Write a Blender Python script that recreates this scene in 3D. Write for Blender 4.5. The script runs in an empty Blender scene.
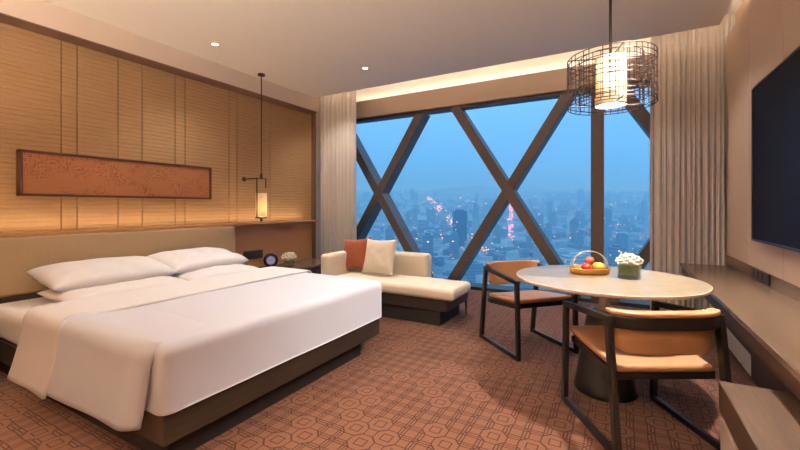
import bpy, bmesh, math, random
from mathutils import Vector, Matrix, noise
R = random.Random(7)
SC = bpy.context.scene
COL = SC.collection
PI = math.pi

# ------------------------------------------------------------------ materials
def srgb(r, g, b):
    f = lambda c: (c/255/12.92) if c/255 <= .04045 else ((c/255+.055)/1.055)**2.4
    return (f(r), f(g), f(b), 1)

class NT:
    """tiny helper around a node tree"""
    def __init__(s, m):
        m.use_nodes = True
        s.t = m.node_tree; s.t.nodes.clear()
    def n(s, typ, **kw):
        nd = s.t.nodes.new(typ)
        for k, v in kw.items(): setattr(nd, k, v)
        return nd
    def l(s, a, b): s.t.links.new(a, b)
    def math(s, op, a, b=None, c=None):
        nd = s.n('ShaderNodeMath', operation=op)
        for i, v in enumerate((a, b, c)):
            if v is None: continue
            if isinstance(v, (int, float)): nd.inputs[i].default_value = v
            else: s.l(v, nd.inputs[i])
        return nd.outputs[0]
    def mix(s, fac, a, b):
        nd = s.n('ShaderNodeMix', data_type='RGBA')
        for i, v in ((0, fac), (6, a), (7, b)):
            if isinstance(v, (int, float)): nd.inputs[i].default_value = v
            elif isinstance(v, tuple): nd.inputs[i].default_value = v
            else: s.l(v, nd.inputs[i])
        return nd.outputs[2]
    def ramp(s, fac, stops):
        nd = s.n('ShaderNodeValToRGB'); e = nd.color_ramp.elements
        while len(e) < len(stops): e.new(.5)
        for q, (p, c) in zip(e, stops):
            q.position = p; q.color = c if isinstance(c, tuple) else (c, c, c, 1)
        s.l(fac, nd.inputs[0]); return nd.outputs[0]
    def coord(s, scale=(1, 1, 1), kind='Object', rot=(0, 0, 0)):
        tc = s.n('ShaderNodeTexCoord'); mp = s.n('ShaderNodeMapping')
        mp.inputs['Scale'].default_value = scale; mp.inputs['Rotation'].default_value = rot
        s.l(tc.outputs[kind], mp.inputs[0]); return mp.outputs[0]
    def noise(s, vec, scale=5, detail=3, rough=.5, dist=0):
        nd = s.n('ShaderNodeTexNoise'); nd.inputs['Scale'].default_value = scale
        nd.inputs['Detail'].default_value = detail; nd.inputs['Roughness'].default_value = rough
        nd.inputs['Distortion'].default_value = dist
        s.l(vec, nd.inputs['Vector']); return nd.outputs['Fac']
    def bump(s, h, strength=.3, dist=.01):
        nd = s.n('ShaderNodeBump'); nd.inputs['Strength'].default_value = strength
        nd.inputs['Distance'].default_value = dist; s.l(h, nd.inputs['Height']); return nd.outputs[0]
    def out(s, sh, vol=None):
        o = s.n('ShaderNodeOutputMaterial')
        if sh is not None: s.l(sh, o.inputs[0])
        if vol is not None: s.l(vol, o.inputs[1])
    def pbr(s, col, rough=.5, metal=0, normal=None, spec=.5, sheen=0, coat=0):
        b = s.n('ShaderNodeBsdfPrincipled')
        for k, v in (('Base Color', col), ('Roughness', rough), ('Metallic', metal)):
            if isinstance(v, (int, float, tuple)): b.inputs[k].default_value = v
            else: s.l(v, b.inputs[k])
        b.inputs['Specular IOR Level'].default_value = spec
        b.inputs['Sheen Weight'].default_value = sheen
        b.inputs['Coat Weight'].default_value = coat
        if normal is not None: s.l(normal, b.inputs['Normal'])
        return b.outputs[0]

def mat(name): return bpy.data.materials.new(name)

def plain(name, c, rough=.5, metal=0, var=.12, scale=8, bump=0, bscale=60, spec=.5, sheen=0, stretch=(1, 1, 1)):
    m = mat(name); t = NT(m)
    v = t.coord(stretch)
    f = t.noise(v, scale, 4)
    lo = tuple(x*(1-var) for x in c[:3])+(1,); hi = tuple(min(1, x*(1+var)) for x in c[:3])+(1,)
    col = t.mix(f, lo, hi)
    nm = t.bump(t.noise(v, bscale, 3), bump, .004) if bump else None
    t.out(t.pbr(col, rough, metal, nm, spec, sheen)); return m

def wood(name, c, rough=.4, axis='X', contrast=.35, scale=14, spec=.4):
    m = mat(name); t = NT(m)
    st = {'X': (1.2, 14, 14), 'Y': (14, 1.2, 14), 'Z': (14, 14, 1.2)}[axis]
    f = t.noise(t.coord(st), scale/6, 6, .65, .6)
    g = t.noise(t.coord(tuple(q*4 for q in st)), 3, 3, .6)
    k = t.math('MULTIPLY_ADD', g, .4, t.math('MULTIPLY', f, .6))
    lo = tuple(x*(1-contrast) for x in c[:3])+(1,); hi = tuple(min(1, x*(1+contrast)) for x in c[:3])+(1,)
    col = t.ramp(k, [(.3, lo), (.7, hi)])
    t.out(t.pbr(col, rough, 0, t.bump(g, .08, .002), spec)); return m

def fabric(name, c, weave=420, rough=.9, var=.1, bump=.25, sheen=.2):
    m = mat(name); t = NT(m)
    v = t.coord()
    a = t.noise(t.coord((1, .12, 1)), weave/4, 2); b = t.noise(t.coord((.12, 1, .12)), weave/4, 2)
    w = t.math('ADD', a, b)
    f = t.math('MULTIPLY_ADD', w, .35, t.math('MULTIPLY', t.noise(v, 3, 3), .3))
    lo = tuple(x*(1-var) for x in c[:3])+(1,); hi = tuple(min(1, x*(1+var)) for x in c[:3])+(1,)
    t.out(t.pbr(t.ramp(f, [(.3, lo), (.7, hi)]), rough, 0, t.bump(w, bump, .002), .2, sheen)); return m

def emit(name, c, s):
    m = mat(name); t = NT(m)
    e = t.n('ShaderNodeEmission'); e.inputs[0].default_value = c; e.inputs[1].default_value = s
    t.out(e.outputs[0]); return m

def clear_glass(name, tint=(1, 1, 1, 1), refl=.05):
    m = mat(name); t = NT(m)
    tr = t.n('ShaderNodeBsdfTransparent'); tr.inputs[0].default_value = tint
    gl = t.n('ShaderNodeBsdfGlossy'); gl.inputs[0].default_value = (1, 1, 1, 1); gl.inputs['Roughness'].default_value = .02
    lw = t.n('ShaderNodeFresnel'); lw.inputs[0].default_value = 1.35
    mx = t.n('ShaderNodeMixShader')
    t.l(t.math('MULTIPLY', lw.outputs[0], refl*10), mx.inputs[0])
    t.l(tr.outputs[0], mx.inputs[1]); t.l(gl.outputs[0], mx.inputs[2])
    t.out(mx.outputs[0]); return m

def translucent(name, c, mixf=.6, weave=80):
    m = mat(name); t = NT(m)
    f = t.noise(t.coord((1, 1, .2)), weave, 2)
    col = t.mix(f, tuple(x*.85 for x in c[:3])+(1,), c)
    d = t.n('ShaderNodeBsdfDiffuse'); u = t.n('ShaderNodeBsdfTranslucent'); mx = t.n('ShaderNodeMixShader')
    t.l(col, d.inputs[0]); t.l(col, u.inputs[0]); mx.inputs[0].default_value = mixf
    t.l(d.outputs[0], mx.inputs[1]); t.l(u.outputs[0], mx.inputs[2]); t.out(mx.outputs[0]); return m

M = {}
M['ceiling'] = plain('ceiling_paint', srgb(238, 225, 210), .9, var=.02, spec=.1)
M['bulkhead'] = plain('bulkhead_paint', srgb(204, 184, 167), .85, var=.03, spec=.15)
M['plaster'] = plain('wall_paint', srgb(205, 180, 152), .9, var=.03, spec=.1)
M['soffit'] = plain('brown_lacquer', srgb(112, 82, 66), .5, var=.08)
M['panel_beige'] = plain('beige_wall_panel', srgb(196, 166, 144), .45, var=.04, scale=4, spec=.35)
M['seam'] = plain('dark_seam', srgb(44, 31, 24), .8)
M['head_fabric'] = fabric('taupe_leather_headboard', srgb(162, 138, 108), 200, .6, .05, .1, 0)
M['recess'] = plain('brown_wall_leather', srgb(170, 122, 76), .5, var=.06, scale=3)
M['dark_wood'] = wood('dark_bed_wood', srgb(54, 44, 36), .45, 'Y')
M['dark_wood_x'] = wood('dark_bed_wood_across', srgb(78, 60, 48), .45, 'X')
M['black_wood'] = wood('black_stained_wood', srgb(28, 25, 24), .35, 'Z', .25)
M['desk_wood'] = wood('taupe_desk_veneer', srgb(96, 76, 60), .24, 'Y', .14)
M['desk_side'] = wood('taupe_desk_side', srgb(112, 88, 68), .4, 'Y', .16)
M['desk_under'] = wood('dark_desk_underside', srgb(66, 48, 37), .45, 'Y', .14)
M['bench_wood'] = wood('bench_oak', srgb(80, 61, 48), .42, 'Y', .45, 10)
M['bench_side'] = wood('bench_side_oak', srgb(80, 68, 54), .42, 'Y', .2, 10)
M['plinth'] = plain('ivory_lacquer', srgb(226, 208, 186), .4, var=.03)
M['linen'] = fabric('white_bed_linen', srgb(221, 222, 233), 300, .75, .015, .04, .15)
M['linen_warm'] = fabric('white_sheet', srgb(236, 232, 232), 300, .8, .02, .04, .1)
M['cream_fabric'] = fabric('cream_bouclé', srgb(232, 218, 196), 160, .95, .07, .5, .2)
M['cream_cushion'] = fabric('cream_cushion_cotton', srgb(238, 224, 202), 260, .95, .05, .3, .2)
M['rust'] = fabric('rust_cushion_cotton', srgb(140, 74, 48), 260, .9, .1, .3, .2)
M['sofa_base'] = plain('dark_sofa_plinth', srgb(38, 28, 26), .5, var=.1)
M['void'] = plain('black_plinth_and_shade', srgb(22, 17, 15), .7)  # bed plinth colour; also paints the shadow under the daybed
M['curtain'] = translucent('sand_curtain', srgb(238, 224, 210), .25, 60)
M['brace'] = plain('bronze_cladding', srgb(84, 73, 66), .5, .1, var=.06, scale=3)
M['brace_dark'] = plain('dark_window_frame', srgb(44, 38, 40), .5, .2, var=.06)
M['fascia'] = plain('fascia_paint', srgb(160, 136, 118), .7, var=.04, scale=3)
M['glass'] = clear_glass('window_glass', (.98, .99, 1, 1), .03)
M['black_metal'] = plain('blackened_steel', srgb(42, 34, 30), .35, .7, var=.1)
M['bronze'] = plain('dark_bronze', srgb(74, 52, 40), .35, .7, var=.1)
M['steel'] = plain('brushed_steel', srgb(200, 196, 190), .3, .9, var=.05)
M['neck_pale'] = plain('pale_lacquered_metal', srgb(240, 238, 236), .35)
M['cage'] = plain('brown_wire', srgb(66, 50, 42), .4, .4, var=.1)
M['leather'] = plain('tan_leather', srgb(184, 136, 96), .38, var=.08, scale=5, bump=.12, bscale=180)
M['shade'] = translucent('paper_lamp_shade', srgb(250, 232, 200), .5, 60)
M['bulb'] = emit('bulb_glow', srgb(255, 214, 150), 12)
M['downlight'] = emit('downlight_lens', srgb(255, 236, 205), 14)
M['white_trim'] = plain('white_trim', srgb(232, 222, 210), .5, var=.02)
M['tv_black'] = plain('television_bezel', srgb(22, 20, 22), .35, var=.05)
M['tv_screen'] = plain('television_screen', srgb(10, 11, 22), .4, var=.03, spec=.03)
M['outlet'] = plain('outlet_plate', srgb(48, 44, 40), .3, .4, var=.05)
M['outlet_mod'] = plain('outlet_module', srgb(34, 31, 30), .35, var=.05)
M['basket'] = plain('bamboo_tray', srgb(204, 150, 62), .5, var=.2, scale=30, bump=.5, bscale=140)
M['bamboo'] = plain('pale_bamboo', srgb(232, 214, 176), .5, var=.1, scale=40)
M['orange'] = plain('orange_peel', srgb(240, 166, 52), .45, var=.08, scale=10, bump=.3, bscale=160)
M['mango'] = plain('yellow_mango', srgb(244, 196, 80), .4, var=.12, scale=8)
M['apple'] = plain('red_apple', srgb(200, 62, 44), .3, var=.35, scale=9)
M['peach'] = plain('pink_peach', srgb(232, 150, 96), .5, var=.2, scale=7)
M['nectarine'] = plain('coral_fruit', srgb(226, 104, 72), .4, var=.3, scale=12)
M['stem'] = plain('fruit_stem', srgb(92, 70, 40), .7)
M['leafgreen'] = plain('green_leaf', srgb(122, 144, 58), .5, var=.3, scale=12)
M['petal'] = plain('white_petals', srgb(226, 217, 194), .8, var=.05, scale=20)
M['vase_glass'] = clear_glass('vase_glass', (.92, .96, .92, 1), .05)
M['clock_dial'] = emit('clock_dial_glow', srgb(186, 176, 214), .55)
M['clock_ink'] = plain('clock_markings', srgb(60, 56, 84), .5)
M['flower_water'] = plain('dark_stems', srgb(54, 74, 34), .5, var=.3, scale=30)

def m_table():
    m = mat('beige_stone_top'); t = NT(m); v = t.coord()
    f = t.noise(v, 9, 8, .7, .8); g = t.noise(v, 90, 3)
    col = t.ramp(t.math('MULTIPLY_ADD', g, .25, t.math('MULTIPLY', f, .75)),
                 [(.25, srgb(112, 98, 80)), (.5, srgb(140, 125, 104)), (.75, srgb(160, 145, 124))])
    t.out(t.pbr(col, .32, 0, None, .45)); return m
M['stone'] = m_table()

def m_grass():
    m = mat('woven_reed_wall'); t = NT(m)
    tc = t.n('ShaderNodeTexCoord'); sx = t.n('ShaderNodeSeparateXYZ'); t.l(tc.outputs['Object'], sx.inputs[0])
    y, z = sx.outputs[1], sx.outputs[2]
    # reeds: horizontal stalks of uneven height, each band of stalks broken up along its length
    wob = t.noise(t.coord((1, .9, 14)), 3.2, 3, .5)
    zz = t.math('MULTIPLY_ADD', wob, .020, z)
    ph = t.math('FRACT', t.math('DIVIDE', zz, .040))
    rib = t.math('SINE', t.math('MULTIPLY', ph, PI))
    ph2 = t.math('FRACT', t.math('DIVIDE', zz, .0125))
    rib2 = t.math('SINE', t.math('MULTIPLY', ph2, PI))
    gap = t.math('LESS_THAN', ph, .08)
    streak = t.noise(t.coord((1, 1.6, 60)), 3, 5, .65)
    fine = t.noise(t.coord((1, 30, 90)), 3, 3, .6)
    k = t.math('MULTIPLY_ADD', fine, .45, t.math('MULTIPLY', streak, .55))
    col = t.ramp(k, [(.3, srgb(138, 106, 73)), (.55, srgb(161, 127, 91)), (.75, srgb(178, 146, 108))])
    col = t.mix(t.math('MULTIPLY', gap, .45), col, srgb(104, 70, 40))
    h = t.math('ADD', t.math('MULTIPLY', rib, .7), t.math('ADD', t.math('MULTIPLY', rib2, .35), t.math('MULTIPLY', fine, .5)))
    t.out(t.pbr(col, .75, 0, t.bump(h, .55, .006), .2)); return m
M['reed'] = m_grass()

def m_art():
    m = mat('terracotta_blossom_painting'); t = NT(m)
    big = t.noise(t.coord((1, 1, 1.6)), 4.5, 3, .6, .3)
    mask = t.math('MULTIPLY', t.math('GREATER_THAN', big, .5), 1)
    sm = t.math('MULTIPLY', t.math('SUBTRACT', big, .44), 9)
    vor = t.n('ShaderNodeTexVoronoi'); vor.inputs['Scale'].default_value = 74
    t.l(t.coord((1, 1, 1)), vor.inputs['Vector'])
    dots = t.math('LESS_THAN', vor.outputs['Distance'], .42)
    n2 = t.noise(t.coord(), 48, 2)
    dots = t.math('MULTIPLY', dots, t.math('GREATER_THAN', n2, .42))
    c = t.mix(t.noise(t.coord(), 2, 3), srgb(140, 88, 54), srgb(156, 102, 66))
    f = t.n('ShaderNodeClamp'); t.l(t.math('MULTIPLY', sm, dots), f.inputs[0])
    inner = t.math('LESS_THAN', vor.outputs['Distance'], .2)
    ink = t.mix(inner, srgb(104, 54, 34), srgb(172, 124, 88))
    c = t.mix(f.outputs[0], c, ink)
    t.out(t.pbr(c, .6, 0, None, .3)); return m
M['art'] = m_art()
M['art_frame'] = plain('dark_red_frame', srgb(70, 38, 24), .4, var=.1)

def m_carpet():
    m = mat('octagon_pattern_carpet'); t = NT(m)
    tc = t.n('ShaderNodeTexCoord'); sx = t.n('ShaderNodeSeparateXYZ'); t.l(tc.outputs['Object'], sx.inputs[0])
    x, y = sx.outputs[0], sx.outputs[1]
    P = .136
    k = 1/(P*math.sqrt(2))
    u = t.math('MULTIPLY', t.math('ADD', x, y), k); v = t.math('MULTIPLY', t.math('SUBTRACT', x, y), k)
    fu, fv = t.math('FLOOR', u), t.math('FLOOR', v)
    p = t.math('ABSOLUTE', t.math('SUBTRACT', t.math('SUBTRACT', u, fu), .5))
    q = t.math('ABSOLUTE', t.math('SUBTRACT', t.math('SUBTRACT', v, fv), .5))
    cmb = t.n('ShaderNodeCombineXYZ'); t.l(fu, cmb.inputs[0]); t.l(fv, cmb.inputs[1])
    wn = t.n('ShaderNodeTexWhiteNoise', noise_dimensions='2D'); t.l(cmb.outputs[0], wn.inputs['Vector'])
    rnd = wn.outputs['Value']
    s = t.math('ADD', p, q)
    cheb = t.math('MAXIMUM', p, q)
    dia = t.math('MULTIPLY', s, .7071)
    LW = .024
    line = lambda d, at, w=LW: t.math('LESS_THAN', t.math('ABSOLUTE', t.math('SUBTRACT', d, at)), w)
    octd = t.math('MAXIMUM', cheb, dia)
    L_oct = line(octd, .49, LW)
    isoct = t.math('GREATER_THAN', rnd, .5)
    L_in = t.math('MULTIPLY', line(dia, .2, LW), isoct)
    notoct = t.math('SUBTRACT', 1, isoct)
    # other cells: a plain square crossed by paired lines parallel to the room
    a = t.math('SUBTRACT', t.math('SUBTRACT', u, fu), .5); b = t.math('SUBTRACT', t.math('SUBTRACT', v, fv), .5)
    ax = t.math('MULTIPLY', t.math('ABSOLUTE', t.math('ADD', a, b)), .7071)
    ay = t.math('MULTIPLY', t.math('ABSOLUTE', t.math('SUBTRACT', a, b)), .7071)
    L_d = t.math('MAXIMUM', line(ax, .24, LW), line(ay, .24, LW))
    L_d2 = t.math('MULTIPLY', t.math('MAXIMUM', line(ax, .36, LW), line(ay, .36, LW)), t.math('LESS_THAN', t.math('MINIMUM', ax, ay), .24))
    L_o = t.math('MULTIPLY', t.math('MAXIMUM', L_d, L_d2), notoct)
    L = t.math('MAXIMUM', t.math('MAXIMUM', L_oct, L_in), L_o)
    pile = t.noise(t.coord(), 260, 2, .7); wear = t.noise(t.coord(), 1.3, 3)
    base = t.mix(pile, srgb(90, 57, 42), srgb(122, 82, 62))
    base = t.mix(t.math('MULTIPLY', wear, .3), base, srgb(105, 68, 51))
    lc = t.mix(pile, srgb(42, 18, 11), srgb(62, 30, 19))
    # filled octagon rings are a shade lighter than the ground
    col = t.mix(t.math('MULTIPLY', L, .92), base, lc)
    t.out(t.pbr(col, .97, 0, t.bump(pile, .6, .004), .1, .1)); return m
M['carpet'] = m_carpet()

# ------------------------------------------------------------------ mesh helpers
class MB:
    def __init__(s): s.b = bmesh.new()
    def box(s, x0, x1, y0, y1, z0, z1):
        vs = [s.b.verts.new((x, y, z)) for x in (x0, x1) for y in (y0, y1) for z in (z0, z1)]
        for f in ((0, 1, 3, 2), (4, 6, 7, 5), (0, 4, 5, 1), (2, 3, 7, 6), (0, 2, 6, 4), (1, 5, 7, 3)):
            s.b.faces.new([vs[i] for i in f])
        return s
    def prism(s, pts, axis, a, c):
        """extrude a 2-D outline along an axis from a to c"""
        mk = {'X': lambda p, w: (w, p[0], p[1]), 'Y': lambda p, w: (p[0], w, p[1]), 'Z': lambda p, w: (p[0], p[1], w)}[axis]
        A = [s.b.verts.new(mk(p, a)) for p in pts]; B = [s.b.verts.new(mk(p, c)) for p in pts]
        n = len(pts)
        s.b.faces.new(A); s.b.faces.new(B[::-1])
        for i in range(n): s.b.faces.new((A[i], B[i], B[(i+1) % n], A[(i+1) % n]))
        return s
    def bar(s, p0, p1, w, d, side=(1, 0, 0)):
        """rectangular bar between two points; w is measured along `side`"""
        p0, p1 = Vector(p0), Vector(p1); z = (p1-p0).normalized(); x = Vector(side)
        x = (x-z*x.dot(z)).normalized(); y = z.cross(x)
        r = [(-1, -1), (1, -1), (1, 1), (-1, 1)]
        A = [s.b.verts.new(p0+x*a*w/2+y*c*d/2) for a, c in r]; B = [s.b.verts.new(p1+x*a*w/2+y*c*d/2) for a, c in r]
        s.b.faces.new(A[::-1]); s.b.faces.new(B)
        for i in range(4): s.b.faces.new((A[i], A[(i+1) % 4], B[(i+1) % 4], B[i]))
        return s
    def tube(s, pts, r, n=8, closed=False, cap=True):
        pts = [Vector(p) for p in pts]; N = len(pts); rings = []
        up = Vector((0, 0, 1)); prev = None
        for i, p in enumerate(pts):
            a = pts[(i-1) % N] if (closed or i > 0) else p; c = pts[(i+1) % N] if (closed or i < N-1) else p
            t = (c-a).normalized()
            if prev is None:
                x = t.orthogonal().normalized() if abs(t.z) > .95 else t.cross(up).normalized()
            else:
                x = (prev-t*prev.dot(t)).normalized()
            prev = x; y = t.cross(x); rr = r[i] if isinstance(r, (list, tuple)) else r
            rings.append([s.b.verts.new(p+(x*math.cos(2*PI*k/n)+y*math.sin(2*PI*k/n))*rr) for k in range(n)])
        for i in range(N if closed else N-1):
            A, B = rings[i], rings[(i+1) % N]
            for k in range(n): s.b.faces.new((A[k], A[(k+1) % n], B[(k+1) % n], B[k]))
        if cap and not closed: s.b.faces.new(rings[0][::-1]); s.b.faces.new(rings[-1])
        return s
    def lathe(s, prof, n=32, c=(0, 0), sx=1, sy=1):
        rings = []
        for r, z in prof:
            if r < 1e-5: rings.append([s.b.verts.new((c[0], c[1], z))])
            else: rings.append([s.b.verts.new((c[0]+sx*r*math.cos(2*PI*k/n), c[1]+sy*r*math.sin(2*PI*k/n), z)) for k in range(n)])
        for A, B in zip(rings, rings[1:]):
            for k in range(n):
                q = [A[k % len(A)], A[(k+1) % len(A)], B[(k+1) % len(B)], B[k % len(B)]]
                q = [v for i, v in enumerate(q) if v not in q[:i]]
                if len(q) > 2: s.b.faces.new(q)
        return s
    def grid(s, fn, nu, nv, closeu=False):
        V = [[s.b.verts.new(fn(i/nu, j/nv)) for j in range(nv+1)] for i in range(nu if closeu else nu+1)]
        for i in range(nu):
            for j in range(nv):
                A, B = V[i], V[(i+1) % len(V)]
                s.b.faces.new((A[j], B[j], B[j+1], A[j+1]))
        return s
    def rbox(s, x0, x1, y0, y1, z0, z1, r, seg=.04, wob=0, wfreq=3, puff=0, fn=None, flat=False):
        """box with rounded edges, gentle unevenness and a puffed crown"""
        lo, hi = Vector((x0, y0, z0)), Vector((x1, y1, z1)); c = (lo+hi)/2; e = (hi-lo)/2
        r = min(r, e.x, e.y, e.z)
        cache = {}
        def axis_pts(a, b):
            L = b-a; q = [0, .25, .55, .8, 1]
            n = max(2, int((L-2*r)/seg)); pts = [a+r*t for t in q]
            pts += [a+r+(L-2*r)*i/n for i in range(1, n)]; pts += [b-r*t for t in q[::-1]]
            return sorted(set(round(p, 6) for p in pts))
        ax = [axis_pts(lo[i], hi[i]) for i in range(3)]
        def vert(p):
            k = tuple(round(q, 5) for q in p)
            if k not in cache:
                P = Vector(p); inn = Vector([min(max(P[i], lo[i]+(0 if flat and i == 2 else r)), hi[i]-r) for i in range(3)])
                d = P-inn; P2 = inn+(d.normalized()*r if d.length > 1e-9 else d)
                if puff:
                    f = (1-((P2.x-c.x)/e.x)**2)*(1-((P2.y-c.y)/e.y)**2)
                    if P2.z > c.z: P2.z += puff*max(0, f)**.6
                if wob:
                    n = Vector((noise.noise(P2*wfreq), noise.noise(P2*wfreq+Vector((9, 3, 5))), noise.noise(P2*wfreq+Vector((2, 7, 1)))))
                    P2 += n*wob
                if fn: P2 = Vector(fn(P2))
                cache[k] = s.b.verts.new(P2)
            return cache[k]
        for a in range(3):
            b_, c_ = (a+1) % 3, (a+2) % 3
            for val, flip in ((lo[a], 1), (hi[a], 0)):
                for i in range(len(ax[b_])-1):
                    for j in range(len(ax[c_])-1):
                        q = []
                        for bi, ci in ((i, j), (i+1, j), (i+1, j+1), (i, j+1)):
                            p = [0, 0, 0]; p[a] = val; p[b_] = ax[b_][bi]; p[c_] = ax[c_][ci]; q.append(vert(p))
                        if flip: q = q[::-1]
                        try: s.b.faces.new(q)
                        except ValueError: pass
        return s
    def ball(s, c, r, n=14, sc=(1, 1, 1), bump=0, bf=6):
        m = Matrix.Translation(c) @ Matrix.Diagonal((r*sc[0], r*sc[1], r*sc[2], 1))
        res = bmesh.ops.create_uvsphere(s.b, u_segments=n, v_segments=max(6, n*2//3), radius=1, matrix=m)
        if bump:
            for v in res['verts']:
                d = v.co-Vector(c); v.co += d*bump*noise.noise(d*bf/r)
        return s
    def pillow(s, w, h, t, n=22, pinch=.06, wr=.012, seed=0):
        """stuffed pillow lying in the local xy plane, w by h, t thick"""
        def surf(sign):
            def fn(a, c):
                u, v = 2*a-1, 2*c-1
                uu = u*(1-pinch*(1-v*v)*abs(u)); vv = v*(1-pinch*(1-u*u)*abs(v))
                f = max(0, (1-u**4)*(1-v**4))**.46*(1-.25*(u*u+v*v)/2)
                z = sign*t/2*f+noise.noise(Vector((u*2.2+seed, v*2.2, sign)))*wr*f+noise.noise(Vector((u*6+seed, v*6, 3)))*wr*.35*f
                return (uu*w/2, vv*h/2, z)
            return fn
        s.grid(surf(1), n, n); s.grid(surf(-1), n, n)
        bmesh.ops.remove_doubles(s.b, verts=s.b.verts[:], dist=1e-4)
        return s
    def xf(s, mtx):
        bmesh.ops.transform(s.b, matrix=mtx, verts=s.b.verts[:]); return s
    def build(s, name, m, parent=None, bevel=0, smooth=False, sub=0, seg=2, solid=0, loc=None):
        bmesh.ops.recalc_face_normals(s.b, faces=s.b.faces[:])
        me = bpy.data.meshes.new(name); s.b.to_mesh(me); s.b.free()
        o = bpy.data.objects.new(name, me); COL.objects.link(o); me.materials.append(M[m] if isinstance(m, str) else m)
        if parent is not None: o.parent = parent
        if loc: o.location = loc
        if smooth:
            for p in me.polygons: p.use_smooth = True
        if solid:
            q = o.modifiers.new('thickness', 'SOLIDIFY'); q.thickness = solid; q.offset = 0
        if bevel:
            q = o.modifiers.new('edge', 'BEVEL'); q.width = bevel; q.segments = seg; q.limit_method = 'ANGLE'; q.angle_limit = .6
        if sub:
            q = o.modifiers.new('smooth', 'SUBSURF'); q.levels = sub; q.render_levels = sub
        return o

def thing(name, label, cat, loc=(0, 0, 0), rz=0, group=None):
    o = bpy.data.objects.new(name, None); COL.objects.link(o); o.empty_display_size = .1
    o.location = loc; o.rotation_euler = (0, 0, rz)
    return tag(o, label, cat, group)
def tag(o, label, cat, group=None, kind=None):
    o['label'] = label; o['category'] = cat
    if group: o['group'] = group
    if kind: o['kind'] = kind
    return o
def struct(o, label=None):
    o['kind'] = 'structure'
    if label: o['label'] = label
    return o
def kids(o): return [c for c in bpy.data.objects if c.parent is o]
def dup(o, parent=None):
    c = o.copy(); COL.objects.link(c)
    if parent is not None: c.parent = parent
    for ch in kids(o): dup(ch, c)
    return c
def area(name, loc, rot, sx, sy, watts, col, spread=PI):
    d = bpy.data.lights.new(name, 'AREA'); d.shape = 'RECTANGLE'; d.size = sx; d.size_y = sy; d.energy = watts; d.color = col; d.spread = spread
    o = bpy.data.objects.new(name, d); COL.objects.link(o); o.location = loc; o.rotation_euler = rot; return o
def spot(name, loc, target, watts, col, angle=100, blend=.7, rad=.05):
    d = bpy.data.lights.new(name, 'SPOT'); d.energy = watts; d.color = col; d.spot_size = math.radians(angle); d.spot_blend = blend; d.shadow_soft_size = rad
    o = bpy.data.objects.new(name, d); COL.objects.link(o); o.location = loc
    o.rotation_euler = (Vector(target)-Vector(loc)).to_track_quat('-Z', 'Y').to_euler(); return o
def point(name, loc, watts, col, rad=.04):
    d = bpy.data.lights.new(name, 'POINT'); d.energy = watts; d.color = col; d.shadow_soft_size = rad
    o = bpy.data.objects.new(name, d); COL.objects.link(o); o.location = loc; return o
WARM = (1, .74, .46); WARM2 = (1, .87, .72); NEUT = (1, .94, .87)

# ------------------------------------------------------------------ room shell
CZ = 2.88          # ceiling
XL, XR = -4.3, .92   # reed wall, panel wall
YW = 5.45          # window line
YB = -2.4          # wall behind the camera
struct(MB().box(-4.6, 1.2, YB-.1, 5.75, -.12, 0).build('floor', 'carpet'), 'orange-brown carpet with octagon line pattern')
struct(MB().box(-4.6, .80, YB-.1, 4.58, CZ, 3.0).build('ceiling', 'ceiling'), 'warm white ceiling')
mb = MB().box(-4.6, 1.2, 4.45, 5.75, 3.22, 3.34).box(-4.6, .8, 4.45, 4.58, 3.0, 3.22).box(.68, 1.2, YB-.1, 4.45, 3.22, 3.34).box(.68, .80, YB-.1, 4.45, 3.0, 3.22)
mb.box(-4.6, 1.2, 5.5, 5.75, 2.97, 3.22)
struct(mb.build('trim_1', 'ceiling'), 'lit ceiling pocket over the curtains')
struct(MB().box(-4.6, -4.1, YB, 4.667, 2.68, CZ).build('trim_2', 'bulkhead'), 'pale boxed bulkhead above the reed wall')
struct(MB().box(-4.58, -4.105, YB, 4.66, 2.672, 2.68).build('trim_3', 'soffit'), 'brown underside of the bulkhead')
# reed panels with thin open seams
seams = [YB, -.6, .25, .36, .80, .93, 1.53, 1.646, 1.978, 2.2, 2.543, 2.657, 3.229, 3.347, 3.89, 4.74]
mb = MB()
for a, c in zip(seams, seams[1:]): mb.box(XL-.02, XL, a+.004, c-.004, .9, 2.69)
struct(mb.build('wall_left', 'reed'), 'woven reed panelled wall behind the bed')
struct(MB().box(-4.6, XL-.019, YB, 4.76, 0, 2.9).build('wall_left_backing', 'seam'))
struct(MB().box(-4.6, -4.26, 4.742, 4.80, 0, 2.88).build('trim_4', 'soffit'), 'brown end board of the reed wall')
struct(MB().box(-4.6, -4.45, 4.8, 5.75, 0, 3.22).build('wall_left_return', 'plaster'))
struct(MB().box(1.05, 1.2, YB, 5.75, 0, 3.22).build('wall_right', 'plaster'))
struct(MB().box(-4.6, 1.2, YB-.12, YB, 0, 3.34).build('wall_back', 'plaster'))
# beige panelling on the right wall
sr = [YB, -.4, .36, 1.13, 1.89, 2.655, 3.42, 4.185, 4.94]
mb = MB()
for a, c in zip(sr, sr[1:]): mb.box(XR, XR+.03, a+.005, c-.005, .726, CZ)
struct(mb.build('trim_5', 'panel_beige', bevel=.003), 'beige wall panels with thin upright seams')
struct(MB().box(XR+.025, 1.06, YB, 4.935, 0, CZ).build('trim_6', 'seam'))
struct(MB().box(XR-.001, XR+.03, YB, 4.94, .62, .7255).build('trim_7', 'desk_side'), 'brown upstand between desk and wall panels')

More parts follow.
